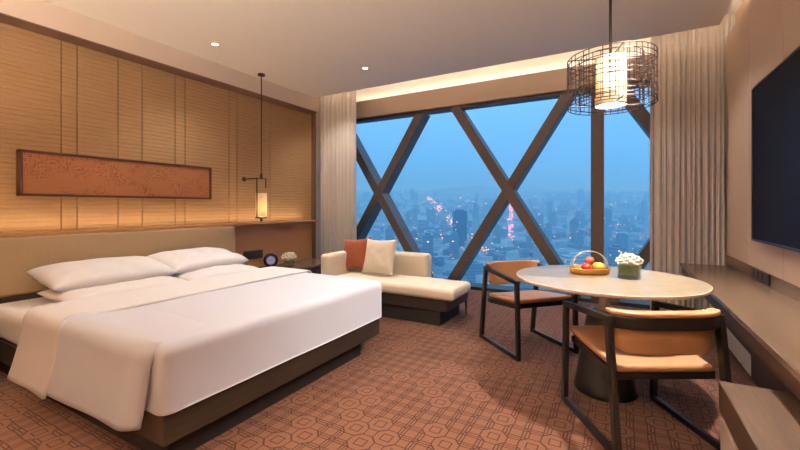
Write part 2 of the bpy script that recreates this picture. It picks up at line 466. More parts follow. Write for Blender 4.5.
# ------------------------------------------------------------------ window wall
win = bpy.data.objects.new('window_1', None); COL.objects.link(win); win['kind'] = 'structure'
win['label'] = 'full height window with crossed bronze diagonal braces'; win.location = (0, 0, 0)
MB().box(-4.6, 1.2, 5.40, 5.72, 2.70, 2.985).build('head_beam', 'fascia', win, bevel=.004)
MB().box(-4.6, 1.2, 5.44, 5.60, 2.655, 2.70).build('head_rail', 'brace_dark', win)
MB().box(-4.6, 1.2, 5.44, 5.74, 0, .045).build('sill_rail', 'brace_dark', win)
MB().box(-.318, -.178, 5.42, 5.70, .0, 2.71).build('mullion', 'brace', win, bevel=.004)
zc, sl, PER = 1.43, 1.60, 2.13
for i in range(4):
    xc = -3.49+PER*i
    for sg in (1, -1):
        z0, z1 = .02, 2.69
        x0, x1 = xc+sg*(zc-z0)/sl, xc-sg*(z1-zc)/sl
        # clip to the room width
        def clip(xa, za, xb, zb):
            for lim, s in ((-4.44, -1), (1.04, 1)):
                if (xa-lim)*s > 0 and (xb-lim)*s > 0: return None
                if (xa-lim)*s > 0: za += (zb-za)*(lim-xa)/(xb-xa); xa = lim
                if (xb-lim)*s > 0: zb += (za-zb)*(lim-xb)/(xa-xb); xb = lim
            return xa, za, xb, zb
        q = clip(x0, z0, x1, z1)
        if not q: continue
        off = 0 if sg > 0 else .012
        MB().bar((q[0], 5.555+off, q[1]), (q[2], 5.555+off, q[3]), .25, .132, (0, 1, 0)).build('brace', 'brace', win, bevel=.004)
MB().box(-4.45, -.25, 5.712, 5.722, .02, 2.72).build('pane', 'glass', win)
MB().box(-.25, 1.05, 5.712, 5.722, .02, 2.72).build('pane', 'glass', win)

# curtains
def curtain(name, x0, x1, y, z0, z1, folds, amp, label, seed):
    rr = random.Random(seed); w = [rr.uniform(.55, 1.5) for _ in range(folds)]; tot = sum(w)
    edges = [0]
    for q in w: edges.append(edges[-1]+q/tot)
    am = [rr.uniform(.55, 1.25) for _ in range(folds)]; ln = [rr.uniform(-.35, .35) for _ in range(folds)]
    def fn(a, c):
        i = 0
        while i < folds-1 and a > edges[i+1]: i += 1
        f = (a-edges[i])/(edges[i+1]-edges[i]); f = min(1, max(0, f))
        top = max(0, 1-(1-c)*9)
        lean = f+ln[i]*f*(1-f)*(1.2-c)
        yy = y-amp*am[i]*(math.sin(PI*lean)**1.3*2-1)*(1-.55*top)
        yy += .012*top*math.sin(2*PI*a*folds*3.1+i)+.006*noise.noise(Vector((a*folds*2, c*3, seed)))
        xx = x0+(x1-x0)*a+.016*noise.noise(Vector((a*folds*.7, c*1.6, seed+4)))
        return (xx, yy, z0+(z1-z0)*c)
    o = MB().grid(fn, folds*12, 30).build(name, 'curtain', None, smooth=True, solid=.004)
    return tag(o, label, 'curtain', 'floor length curtains')
curtain('curtain', -4.25, -3.56, 4.90, .012, 3.16, 9, .034, 'sand coloured pleated curtain in the corner beside the reed wall', 3)
curtain('curtain', .29, 1.02, 5.10, .012, 3.16, 15, .028, 'sand coloured pleated curtain next to the beige panels and the television', 5)
# ------------------------------------------------------------------ headboard wall unit
hb = thing('headboard', 'long taupe upholstered headboard with dark lower board below the reed wall', 'headboard', (-4.1, 1.6, 0))
MB().rbox(-.18, .08, -3.2, 1.515, .52, .974, .025, .1).build('pad', 'head_fabric', hb, smooth=True)
MB().box(-.18, .05, -3.2, 1.48, 0, .519).build('lower_board', 'dark_wood', hb, bevel=.004)
ld = tag(MB().box(-4.28, -4.03, YB+.02, 4.60, .976, 1.0).build('wall_ledge', 'recess', bevel=.003), 'slim brown ledge running along the reed wall above the headboard', 'ledge')
struct(MB().box(-4.319, -4.16, 3.09, 4.60, 0, .975).build('trim_8', 'recess'), 'brown leather wall recess above the far bedside table')

# artwork
art = thing('wall_art', 'long terracotta blossom picture in a dark frame on the reed wall', 'picture', (-4.27, 2.088, 1.48))
MB().box(-.028, .02, -.842, .842, -.182, .182).box(.0, .022, -.83, .83, -.17, .17).build('backing', 'art_frame', art)
mb = MB()
for a in (-1, 1):
    mb.box(-.028, .04, a*.842-.012, a*.842+.012, -.188, .188); mb.box(-.028, .04, -.854, .854, a*.18-.010, a*.18+.010)
mb.build('frame', 'art_frame', art, bevel=.003)
MB().box(.021, .026, -.829, .829, -.169, .169).build('canvas', 'art', art)

# ------------------------------------------------------------------ bed
bed = thing('bed', 'large double bed with white linen on a dark wood platform', 'bed', (0, 0, 0))
MB().box(-4.03, -1.78, 1.0, 2.805, .12, .27).build('platform', 'dark_wood', bed, bevel=.006)
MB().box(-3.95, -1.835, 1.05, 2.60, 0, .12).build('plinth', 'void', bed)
MB().rbox(-4.0, -1.83, .985, 2.82, .272, .492, .06, .1, .006, 2).build('mattress', 'linen_warm', bed, smooth=True)
MB().rbox(-3.1, -1.757, .985, 2.84, .266, .575, .055, .045, .007, 2.2, .008, None, True).build('duvet', 'linen', bed, smooth=True)
def drape(name, m, xa, xb, y0, y1, zt, hang, flare, shift, thick=.018, far=True, roll=0, skew=0):
    """a sheet lying over the bed and hanging down its side(s); xa/xb may vary along the way"""
    r = .075; pts = []
    def side(sg, ye):
        q = [(ye-sg*0, 0)]
        return q
    path = []           # (y, z, drop) from the near hem up, over the top, and down again on the far side
    n = 12
    for i in range(n+1):
        k = 1-i/n; path.append((y0-flare*k**1.4, None, k))
    for i in range(1, 9):
        a = i/8*PI/2; path.append((y0+r*(1-math.cos(a)), zt-r+r*math.sin(a), 0))
    ytop1 = y1-r if far else y1
    for i in range(1, 25): path.append((y0+r+(ytop1-y0-r)*i/24, zt, 0))
    if far:
        for i in range(1, 9):
            a = i/8*PI/2; path.append((y1-r+r*math.sin(a), zt-r+r*math.cos(a), 0))
        for i in range(1, 9): path.append((y1+flare*(i/8)**1.4, None, i/8))
    N = len(path)-1
    def fn(a, c):
        j = int(round(c*N)); y, z, k = path[j]
        hz = hang+skew*(a-.5)
        if z is None: z = zt-r-(zt-r-hz)*k
        x = xa+(xb-xa)*a+shift*k*(1-a*.2)
        p = Vector((x, y, z))
        e = .006*noise.noise(p*4)+.004*k*math.sin(a*7+1.1)*(.4+.6*k)
        if z < zt-.001: y += e*(-1)
        else:
            z += .006*noise.noise(Vector((x*2.5, y*2.5, 4)))
            if not far: z -= .034*max(0, (y-y0-r)/(y1-y0-r))**1.2
        if roll and a > .88 and z > zt-.09: z -= .028*((a-.88)/.12)**2
        if roll and a > .9: y += roll*((a-.9)/.1)**2*(1 if z < zt-.02 else .2)
        return (x, y, z)
    return MB().grid(fn, 34, N).build(name, m, bed, smooth=True, solid=thick)
drape('turned_back_sheet', 'linen_warm', -3.09, -2.60, .925, 2.885,   .590, .178, .045, -.085, .014, skew=.0)
drape('duvet_flap', 'linen', -2.66, -1.835, .930, 1.45, .592, .205, .035, -.03, .016, False, .05, .015)
def pil(x, y, z, ry, rz, label, w=.46, h=.96, t=.2, seed=0, rx=0):
    o = MB().pillow(w, h, t, 26, .022, .016, seed).build('bed_pillow', 'linen_warm', None, smooth=True, sub=1)
    o.location = (x, y, z); o.rotation_euler = (rx, ry, rz)
    return tag(o, label, 'pillow', 'white bed pillows')

pil(-3.50, 1.63, .550, math.radians(2), 0, 'white pillow lying underneath, at the near end of the bed head', .56, .90, .115, 1)
pil(-3.50, 2.45, .556, math.radians(2), 0, 'white pillow lying underneath, at the window end of the bed head', .54, .80, .115, 5)
pil(-3.70, 1.625, .662, math.radians(9), -.02, 'plump white pillow on top, at the near end of the bed head under the picture', .54, .90, .172, 9)
pil(-3.72, 2.44, .668, math.radians(9), .03, 'plump white pillow on top, at the window end of the bed head beside the clock', .54, .84, .172, 14)

# ------------------------------------------------------------------ bedside tables
def nightstand(y0, y1, label):
    t = thing('bedside_table', label, 'bedside table', (-3.80, (y0+y1)/2, 0), 0, 'bedside tables')
    h = (y1-y0)/2
    MB().box(-.24, .27, -h, h, .395, .43).build('top', 'desk_wood', t, bevel=.004)
    MB().box(-.24, .23, -h+.01, h-.01, .06, .394).build('body', 'dark_wood', t)
    n = 1 if h < .4 else 2
    for k in range(n):
        a = -h+.02+k*(2*h-.04)/n; c = a+(2*h-.04)/n-.008
        d = MB().box(.231, .251, a, c, .08, .375).build('drawer', 'dark_wood', t, bevel=.003)
        MB().box(.252, .268, (a+c)/2-.08, (a+c)/2+.08, .345, .36).build('handle', 'black_metal', d, bevel=.003)
    MB().box(-.2, .18, -h+.05, h-.05, 0, .06).build('plinth', 'sofa_base', t)
    return t
nightstand(3.12, 4.62, 'low dark wood bedside table with clock and flowers between bed and curtain')
nightstand(.22, .86, 'dark bedside table at the cut-off near side of the bed')

ck = thing('alarm_clock', 'round black bedside clock with glowing lilac dial', 'clock', (-3.82, 3.47, .4305), math.radians(48))
# faces local -y ... the dial looks towards the bed foot
MB().lathe([(0, 0), (.05, 0), (.055, .012), (.04, .02), (0, .022)], 24).build('base', 'tv_black', ck, smooth=True)
MB().lathe([(0, -.035), (.075, -.035), (.088, -.028), (.09, 0), (.088, .028), (.07, .04), (0, .045)], 32).xf(Matrix.Translation((0, 0, .105)) @ Matrix.Rotation(PI/2, 4, 'X')).build('body', 'tv_black', ck, smooth=True)
MB().lathe([(.054, .008), (.086, .008), (.088, .012), (.07, .016), (.054, .014)], 32).xf(Matrix.Translation((0, -.037, .105)) @ Matrix.Rotation(PI/2, 4, 'X')).build('bezel', 'black_metal', ck, smooth=True)
dl = MB().lathe([(0, 0), (.052, 0), (.052, .004), (0, .004)], 32).xf(Matrix.Translation((0, -.0455, .105)) @ Matrix.Rotation(PI/2, 4, 'X')).build('dial', 'clock_dial', ck)
mb = MB()
for k in range(12):
    a = k*PI/6; mb.box(.043*math.sin(a)-.002, .043*math.sin(a)+.002, -.0515, -.0490, .105+.043*math.cos(a)-.004, .105+.043*math.cos(a)+.004)
mb.build('hour_marks', 'clock_ink', dl)
for n, ang, L, w in (('hour_hand', .9, .024, .004), ('minute_hand', -1.3, .036, .003)):
    MB().bar((0, -.0515, .105), (L*math.sin(ang), -.0515, .105+L*math.cos(ang)), w, .002, (math.cos(ang), 0, -math.sin(ang))).build(n, 'clock_ink', dl)

def flower_head(mb, R_, h, n, rr, seed):
    q = random.Random(seed)
    for k in range(n):
        f = (k+.5)/n; th = math.acos(1-f*1.15); ph = k*2.39996
        c = Vector((R_*math.sin(th)*math.cos(ph), R_*math.sin(th)*math.sin(ph), h*math.cos(th)))
        s = rr*q.uniform(.85, 1.15)
        for j in range(4):
            a = j*PI/2+q.random(); o = Vector((math.cos(a), math.sin(a), .25))*s*.55
            mb.ball(c+o, s*.66, 8, (1, 1, .9))
    mb.ball((0, 0, h*.1), R_*.92, 14, (1, 1, h/R_*.9))
def vase(loc, r, h, label, seed, fr):
    t = thing('flower_vase', label, 'vase', loc)
    MB().lathe([(0, 0), (r*.94, 0), (r, .006), (r, h), (r-.005, h), (r-.005, .012), (0, .012)], 32).build('glass', 'vase_glass', t, smooth=True)
    q = random.Random(seed); mb = MB()
    for k in range(26):
        a = k*2*PI/26+q.uniform(-.1, .1); w = r*q.uniform(.30, .42); rr = r-.010-q.uniform(0, .012); tilt = q.uniform(-.25, .25)
        hh = h*q.uniform(.82, 1.0)
        def fn(u, v, a=a, w=w, rr=rr, tilt=tilt, hh=hh):
            ww = w*math.sin(PI*min(1, .12+v*.85))**.6*(u-.5)
            an = a+ww/rr+tilt*(v-.5)
            return (rr*math.cos(an), rr*math.sin(an), .014+v*hh)
        mb.grid(fn, 4, 6)
    mb.build('leaves', 'leafgreen', t, smooth=True, solid=.002)
    mb = MB()
    for k in range(7):
        a = k*.9; mb.tube([(r*.4*math.cos(a), r*.4*math.sin(a), .015), (r*.25*math.cos(a+1), r*.25*math.sin(a+1), h)], .004, 6)
    mb.build('stems', 'flower_water', t)
    mb = MB(); flower_head(mb, fr, fr*.78, 34, fr*.26, seed)
    o = mb.build('blossoms', 'petal', t, smooth=True); o.location = (0, 0, h+.005)
    return t
vase((-3.84, 3.80, .4305), .062, .085, 'small glass vase of white blossoms on the far bedside table by the clock', 4, .082)

sw = thing('switch_panel', 'dark bedside switch panel on the brown wall recess beside the headboard', 'switch', (-4.16, 3.48, .58))
MB().box(.0, .014, -.15, .15, -.055, .055).build('plate', 'outlet', sw, bevel=.003)
for k in range(4): MB().box(.0145, .019, -.135+k*.069, -.135+k*.069+.06, -.042, .042).build('rocker', 'outlet_mod', sw, bevel=.002)

# ------------------------------------------------------------------ bedside pendant
pd = thing('pendant_lamp', 'slim bedside pendant lamp with candle-like shade on a bronze wall arm', 'lamp', (-3.95, 3.435, 1.05))
Z = 1.05
MB().lathe([(0, CZ-Z), (.045, CZ-Z), (.045, CZ-Z-.022), (.012, CZ-Z-.032), (0, CZ-Z-.032)], 20).build('canopy', 'bronze', pd, smooth=True)
MB().tube([(0, 0, CZ-Z-.03), (0, 0, .56)], .007, 8).build('rod', 'bronze', pd)
MB().lathe([(0, .50), (.018, .50), (.018, .56), (.010, .58), (0, .58)], 16).build('joint', 'bronze', pd, smooth=True)
MB().tube([(-.30, 0, .515), (-.12, 0, .515), (0, 0, .515)], .008, 8).build('wall_arm', 'bronze', pd)
MB().lathe([(0, 0), (.030, 0), (.034, .012), (.024, .026), (0, .030)], 20).xf(Matrix.Translation((-.33, 0, .515)) @ Matrix.Rotation(PI/2, 4, 'Y')).build('wall_boss', 'bronze', pd, smooth=True)
mb = MB().bar((0, -.075, .512), (0, .075, .512), .014, .010, (1, 0, 0)).bar((0, -.07, .512), (0, -.07, .022), .012, .008, (1, 0, 0)).bar((0, .07, .512), (0, .07, .395), .012, .008, (1, 0, 0))
mb.build('bracket', 'bronze', pd)
MB().lathe([(.066, .028), (.066, .325), (.063, .325), (.063, .028), (.066, .028)], 32).build('lamp_shade', 'shade', pd, smooth=True)
MB().lathe([(0, .008), (.078, .008), (.078, .024), (.03, .027), (0, .027)], 28).build('base_plate', 'bronze', pd, smooth=True)
MB().lathe([(0, -.035), (.012, -.033), (.02, -.018), (.014, -.006), (.03, .007), (0, .0075)], 16).build('finial', 'bronze', pd, smooth=True)
MB().lathe([(0, .14), (.018, .145), (.026, .17), (.022, .22), (.010, .26), (0, .27)], 16).build('bulb', 'bulb', pd, smooth=True)

# ------------------------------------------------------------------ ceiling downlights
def downlight(x, y, label):
    t = thing('downlight', label, 'ceiling light', (x, y, CZ), 0, 'ceiling downlights')
    MB().lathe([(.030, -.001), (.045, -.001), (.047, -.005), (.030, -.007), (.030, -.001)], 28).build('trim_ring', 'white_trim', t, smooth=True)
    MB().lathe([(0, -.0012), (.029, -.0012), (.029, -.004), (0, -.004)], 24).build('lens', 'downlight', t)
downlight(-3.636, 2.564, 'small round ceiling downlight over the bed end, nearer the bulkhead')
downlight(-2.684, 3.898, 'small round ceiling downlight nearer the window, above the daybed')

# ------------------------------------------------------------------ daybed
db = thing('daybed', 'cream chaise daybed with dark base in front of the window', 'sofa', (-2.3, 3.9, 0))
MB().box(-.80, .80, -.30, .32, .15, .272).build('base', 'sofa_base', db, bevel=.006)
MB().box(-.78, .72, -.275, .26, .0, .149).build('plinth', 'void', db)  # black block added to imitate the shadow beneath the base
for x in (.79,):
    for y in (.29,): MB().tube([(x, y, 0), (x-.003, y, .15)], [.010, .014], 8).build('leg', 'bronze', db)
MB().rbox(-.66, .885, -.345, .20, .272, .385, .04, .06, .004, 4, .018).build('seat_cushion', 'cream_fabric', db, smooth=True)
MB().rbox(-.80, .35, .19, .35, .273, .65, .045, .07, .004, 4).build('backrest', 'cream_fabric', db, smooth=True)
MB().rbox(-.80, -.66, -.35, .19, .273, .645, .045, .07, .004, 4).build('armrest', 'cream_fabric', db, smooth=True)
def cush(x, y, z, w, m, rx, rz, ry, label, seed):
    o = MB().pillow(w, w, .15, 22, .12, .008, seed).build('cushion', m, None, smooth=True, sub=1)
    o.rotation_mode = 'ZXY'; o.location = (x, y, z); o.rotation_euler = (rx, ry, rz)
    return tag(o, label, 'cushion')
cush(-2.86, 3.970, .612, .42, 'rust', math.radians(76), .10, 0, 'rust brown square cushion leaning on the daybed back', 2)
cush(-2.45, 3.86, .622, .44, 'cream_cushion', math.radians(72), .02, 0, 'cream square cushion leaning in front of the rust cushion', 6)

# ------------------------------------------------------------------ table and what stands on it
TX, TY, TZ = -.088, 2.902, .737
tb = thing('dining_table', 'round stone-topped table on a black conical pedestal', 'table', (TX, TY, 0))
MB().lathe([(0, TZ-.003), (.5545, TZ-.003), (.5545, TZ), (0, TZ)], 96).build('tabletop', 'stone', tb)
MB().lathe([(0, TZ-.030), (.50, TZ-.030), (.548, TZ-.022), (.558, TZ-.015), (.558, TZ-.002), (.555, TZ-.0005), (.555, TZ-.0035), (0, TZ-.0035)], 96).build('edge_band', 'plinth', tb)
MB().lathe([(0, 0), (.185, 0), (.188, .008), (.180, .03), (.105, .512), (.095, .525), (0, .525)], 64).build('pedestal', 'black_wood', tb, smooth=True)
MB().lathe([(0, .526), (.07, .526), (.055, .532), (.036, .548), (.031, .58), (.031, .706), (0, .7065)], 32).build('neck', 'neck_pale', tb, smooth=True)

bk = thing('fruit_basket', 'oval bamboo fruit basket with arched handle on the round table', 'basket', (-.185, 3.015, TZ), math.radians(28))
MB().lathe([(0, .0), (.92, 0), (1.0, .008), (1.06, .034), (1.03, .036), (.96, .012), (0, .010)], 48, (0, 0), .130, .082).build('tray', 'basket', bk, smooth=True)
MB().tube([(.136*math.cos(a), .086*math.sin(a), .036) for a in [k*2*PI/48 for k in range(48)]], .005, 8, True).build('rim', 'basket', bk, smooth=True)
for y, sgn in ((-.018, 1), (.018, -1)):
    MB().tube([(.122*math.cos(a), y*(1-.75*math.sin(a)), .030+.125*math.sin(a)**.8 if math.sin(a) > 1e-6 else .030) for a in [k*PI/24 for k in range(25)]], .0035, 8).build('handle', 'bamboo', bk, smooth=True)
def on_tray(dx, dy):
    a = math.radians(28); return (-.185+dx*math.cos(a)-dy*math.sin(a), 3.015+dx*math.sin(a)+dy*math.cos(a))
def fruit(name, dx, dy, r, m, sc, label, cat, stem=True, dz=0, rz=0):
    x, y = on_tray(dx, dy)
    z = TZ+.0115+r*sc[2]+dz
    t = thing(name, label, cat, (x, y, z), rz)
    b = MB().ball((0, 0, 0), r, 22, sc)
    for v in b.b.verts:
        q = math.hypot(v.co.x/sc[0], v.co.y/sc[1])/r
        v.co.z -= .22*r*sc[2]*math.exp(-(q*3.5)**2)*(1 if v.co.z > 0 else -.5)
    b.build('flesh', m, t, smooth=True)
    if stem: MB().tube([(0, 0, r*sc[2]*.72), (.002, 0, r*sc[2]*1.05)], .0022, 6).build('stem', 'stem', t)
fruit('apple', -.030, -.022, .035, 'apple', (1, 1, .92), 'red apple low in the middle of the fruit basket', 'fruit')
fruit('mango', .054, -.012, .036, 'mango', (1.35, 1, .98), 'large yellow mango at the vase end of the fruit basket', 'fruit')
fruit('orange', .004, .042, .031, 'orange', (1, 1, .97), 'orange at the back of the fruit basket', 'fruit')
fruit('peach', -.080, .022, .028, 'peach', (1, 1, .95), 'pinkish peach at the handle end of the fruit basket', 'fruit')
fruit('lime', -.090, -.034, .021, 'leafgreen', (1.2, 1, 1), 'small green fruit at the far-chair end of the basket', 'fruit', False)
fruit('nectarine', .006, .012, .031, 'nectarine', (1, 1, .95), 'coral red fruit resting on top of the fruit pile', 'fruit', True, .047)
vase((.052, 2.945, TZ), .068, .095, 'glass vase of white hydrangea with green leaves on the round table', 11, .064)

# ------------------------------------------------------------------ dining chairs
def make_chair(label, loc, rz):
    t = thing('dining_chair', label, 'chair', loc, rz, 'chairs at the round table')
    W, D = .276, .252
    zt, zf = .655, .605
    for s in (-1, 1):
        x = s*W
        MB().bar((x, -D-.05, .018), (x, -D+.03, zt), .030, .042, (1, 0, 0)).build('rear_leg', 'black_wood', t, bevel=.005)
        MB().bar((x, D+.02, .018), (x, D, zf), .030, .038, (1, 0, 0)).build('front_leg', 'black_wood', t, bevel=.005)
        MB().bar((x, -D-.07, .018), (x, D+.036, .018), .030, .034, (1, 0, 0)).build('runner', 'black_wood', t, bevel=.005)
        MB().bar((x, -D+.01, zt), (x, D+.018, zf), .036, .034, (1, 0, 0)).build('armrest', 'black_wood', t, bevel=.006)
    def arc(r_in, z0, z1, th, n=26, bulge=.075, hw=1.0):
        mb = MB(); V = []
        for i in range(n+1):
            u = (-1+2*i/n)*hw
            x = u*(W-.004); y = -D+.02-bulge*(1-abs(u)**4)
            nx, ny = 0, 1
            row = []
            e = abs(-1+2*i/n)**8 if hw < 1 else 0; zl = z0+(z1-z0)*.22*e
            for dy, z in ((0, zl), (0, z1), (th, z1), (th, zl)):
                row.append(mb.b.verts.new((x*(1-.02*(dy > 0)), y+r_in+dy, z)))
            V.append(row)
        for A, B in zip(V, V[1:]):
            for k in range(4): mb.b.faces.new((A[k], B[k], B[(k+1) % 4], A[(k+1) % 4]))
        mb.b.faces.new(V[0]); mb.b.faces.new(V[-1][::-1]); return mb
    arc(0, .612, .672, .026).build('back_rail', 'black_wood', t, bevel=.005)
    bp = arc(.027, .486, .692, .036, hw=.94)
    # leather pad: softly rounded, a little lower in the middle of its lower edge
    bp.build('backrest_pad', 'leather', t, bevel=.014, seg=3, smooth=True)
    arc(-.004, .673, .697, .066).build('backrest_lip', 'leather', t, bevel=.008, seg=3, smooth=True)
    def seatfn(p): return Vector((p.x*(1-.06*max(0, -p.y)/.22), p.y, p.z+.045*(p.y+.22)/.44-.010*(1-(p.x/.25)**2)*(1-(p.y/.24)**2)))
    MB().rbox(-.255, .255, -.235, .262, .388, .424, .016, .05, 0, 3, .004, seatfn).build('seat', 'leather', t, smooth=True)
    mb = MB()
    for y in (-.205, .205): mb.bar((-W+.014, y, .365+.045*(y+.22)/.44), (W-.014, y, .365+.045*(y+.22)/.44), .040, .024, (0, 0, 1))
    for x in (-.245, .245): mb.bar((x, -.21, .365), (x, .21, .407), .024, .040, (1, 0, 0))
    mb.build('seat_frame', 'black_wood', t, bevel=.003)
    return t
make_chair('black chair with tan leather seat pushed up to the near side of the round table', (.078, 2.508, 0), math.radians(30))
make_chair('black chair with tan leather curved back by the window beside the daybed', (-.700, 3.485, 0), math.radians(227))

# ------------------------------------------------------------------ table pendant
pn = thing('pendant_light', 'large black wire cage pendant with glowing inner cylinder above the round table', 'lamp', (-.055, 2.925, 1.868))
Z = 1.868
MB().lathe([(0, CZ-Z), (.06, CZ-Z), (.06, CZ-Z-.02), (.012, CZ-Z-.03), (0, CZ-Z-.03)], 24).build('canopy', 'black_metal', pn, smooth=True)
MB().tube([(0, 0, CZ-Z-.02), (0, 0, .30)], .009, 10).build('rod', 'black_metal', pn)
H_ = .315
q = random.Random(21)
mb = MB(); RC = .262
def lobed(a, r): return r*(1+.0*math.cos(3*a))
rings = [0, .022, .060, .098, .135, .172, .21, .245, .285, H_]
for i, z in enumerate(rings):
    full = i in (0, len(rings)-1) or i in (1, len(rings)-2)
    a = q.uniform(0, 1)
    if full:
        mb.tube([(RC*math.cos(t), RC*math.sin(t), z) for t in [k*2*PI/64 for k in range(64)]], .0032, 5, True)
    else:
        end = a+2*PI
        while a < end-.2:
            L = min(q.uniform(.5, 1.5), end-a); n = max(3, int(L/.1))
            mb.tube([(RC*math.cos(a+L*k/n), RC*math.sin(a+L*k/n), z+0) for k in range(n+1)], .0028, 5)
            a += L+q.choice((0, .1, .2)); z = rings[i]+q.uniform(-.009, .009)
for k in range(44):
    a = k*2*PI/44+q.uniform(-.02, .02); z0, z1 = 0, H_
    if k % 3 == 1: z0, z1 = q.choice(((0, .21), (.10, H_), (.06, .285)))
    mb.tube([(RC*math.cos(a), RC*math.sin(a), z0), (RC*math.cos(a), RC*math.sin(a), z1)], .0028, 5)
mb.build('cage', 'cage', pn)
mb = MB(); R2 = .19
for z in (.0, .05, .11, .17, .23, .285, H_):
    mb.tube([(R2*math.cos(t), R2*math.sin(t), z) for t in [k*2*PI/48 for k in range(48)]], .0026, 5, True)
for k in range(24):
    a = k*2*PI/24; mb.tube([(R2*math.cos(a), R2*math.sin(a), 0), (R2*math.cos(a), R2*math.sin(a), H_)], .0024, 5)
for k in range(4):
    a = k*PI/2+.3
    for z in (0, H_): mb.tube([(.09*math.cos(a), .09*math.sin(a), z), (RC*math.cos(a), RC*math.sin(a), z)], .004, 6)
mb.build('inner_cage', 'cage', pn)
MB().lathe([(.093, .0), (.093, .315), (.090, .315), (.090, .0), (.093, 0)], 40).build('lamp_shade', 'shade', pn, smooth=True)
MB().tube([(.0935*math.cos(t), .0935*math.sin(t), .002) for t in [k*2*PI/40 for k in range(40)]], .004, 6, True).build('shade_ring', 'black_metal', pn)
mb = MB()
for k in range(3): a = k*2*PI/3; mb.tube([(0, 0, .30), (.091*math.cos(a), .091*math.sin(a), .30)], .004, 6)
mb.lathe([(0, .215), (.022, .215), (.022, .30), (0, .30)], 16).build('lamp_holder', 'black_metal', pn)
MB().lathe([(0, .09), (.022, .095), (.036, .125), (.034, .16), (.018, .20), (.016, .2145), (0, .2145)], 20).build('bulb', 'bulb', pn, smooth=True)

# ------------------------------------------------------------------ desk, bench, television
dk = thing('desk', 'long taupe wood desk counter running under the television', 'desk', (.72, 3.2, 0))
MB().box(-.195, .198, -2.9, 1.58, .61, .64).build('desktop', 'desk_wood', dk, bevel=.003)
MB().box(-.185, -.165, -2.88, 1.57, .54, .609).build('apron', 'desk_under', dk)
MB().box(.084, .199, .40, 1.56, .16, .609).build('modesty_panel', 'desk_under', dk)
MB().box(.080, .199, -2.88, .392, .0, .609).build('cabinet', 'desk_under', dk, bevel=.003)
for a, c in ((.40, .56), (.568, 1.40)):
    MB().box(.080, .19, a, c, .006, .155).build('plinth_drawer', 'plinth', dk, bevel=.003)
bn = thing('luggage_bench', 'low oak topped luggage bench in the near corner with ivory drawer fronts', 'bench', (.64, 1.35, 0))
MB().box(-.268, .075, -.75, .80, .322, .45).build('top', 'bench_wood', bn, bevel=.005)
MB().box(-.23, .07, -.73, .785, .05, .321).build('body', 'bench_side', bn)
for k in range(2):
    a = -.73+k*.76; MB().box(-.266, -.231, a, a+.75, .06, .298).build('drawer', 'plinth', bn, bevel=.004)
MB().box(-.20, .05, -.7, .75, 0, .05).build('plinth', 'sofa_base', bn)

tv = thing('television', 'large black wall television on the beige panels', 'television', (.86, 2.83, 1.515))
MB().box(.0, .045, -.98, .98, -.562, .562).build('casing', 'tv_black', tv, bevel=.004)
MB().box(.046, .059, -.3, .3, -.25, .25).build('wall_mount', 'black_metal', tv)
mb = MB()
for a in (-1, 1):
    mb.box(-.010, .001, a*.974-.008, a*.974+.008, -.562, .562); mb.box(-.010, .001, -.982, .982, a*.555-.008, a*.555+.008)
mb.build('bezel', 'tv_black', tv, bevel=.002)
MB().box(-.004, -.0005, -.966, .966, -.547, .547).build('screen', 'tv_screen', tv)

ou = thing('power_outlet', 'dark power and media socket strip above the desk', 'socket', (.9180, 3.875, .690))
MB().box(-.012, .0, -.225, .225, -.043, .035).build('plate', 'outlet', ou, bevel=.003)
for k in range(4): MB().box(-.016, -.0125, -.21+k*.107, -.21+k*.107+.095, -.036, .028).build('socket', 'outlet_mod', ou, bevel=.002)

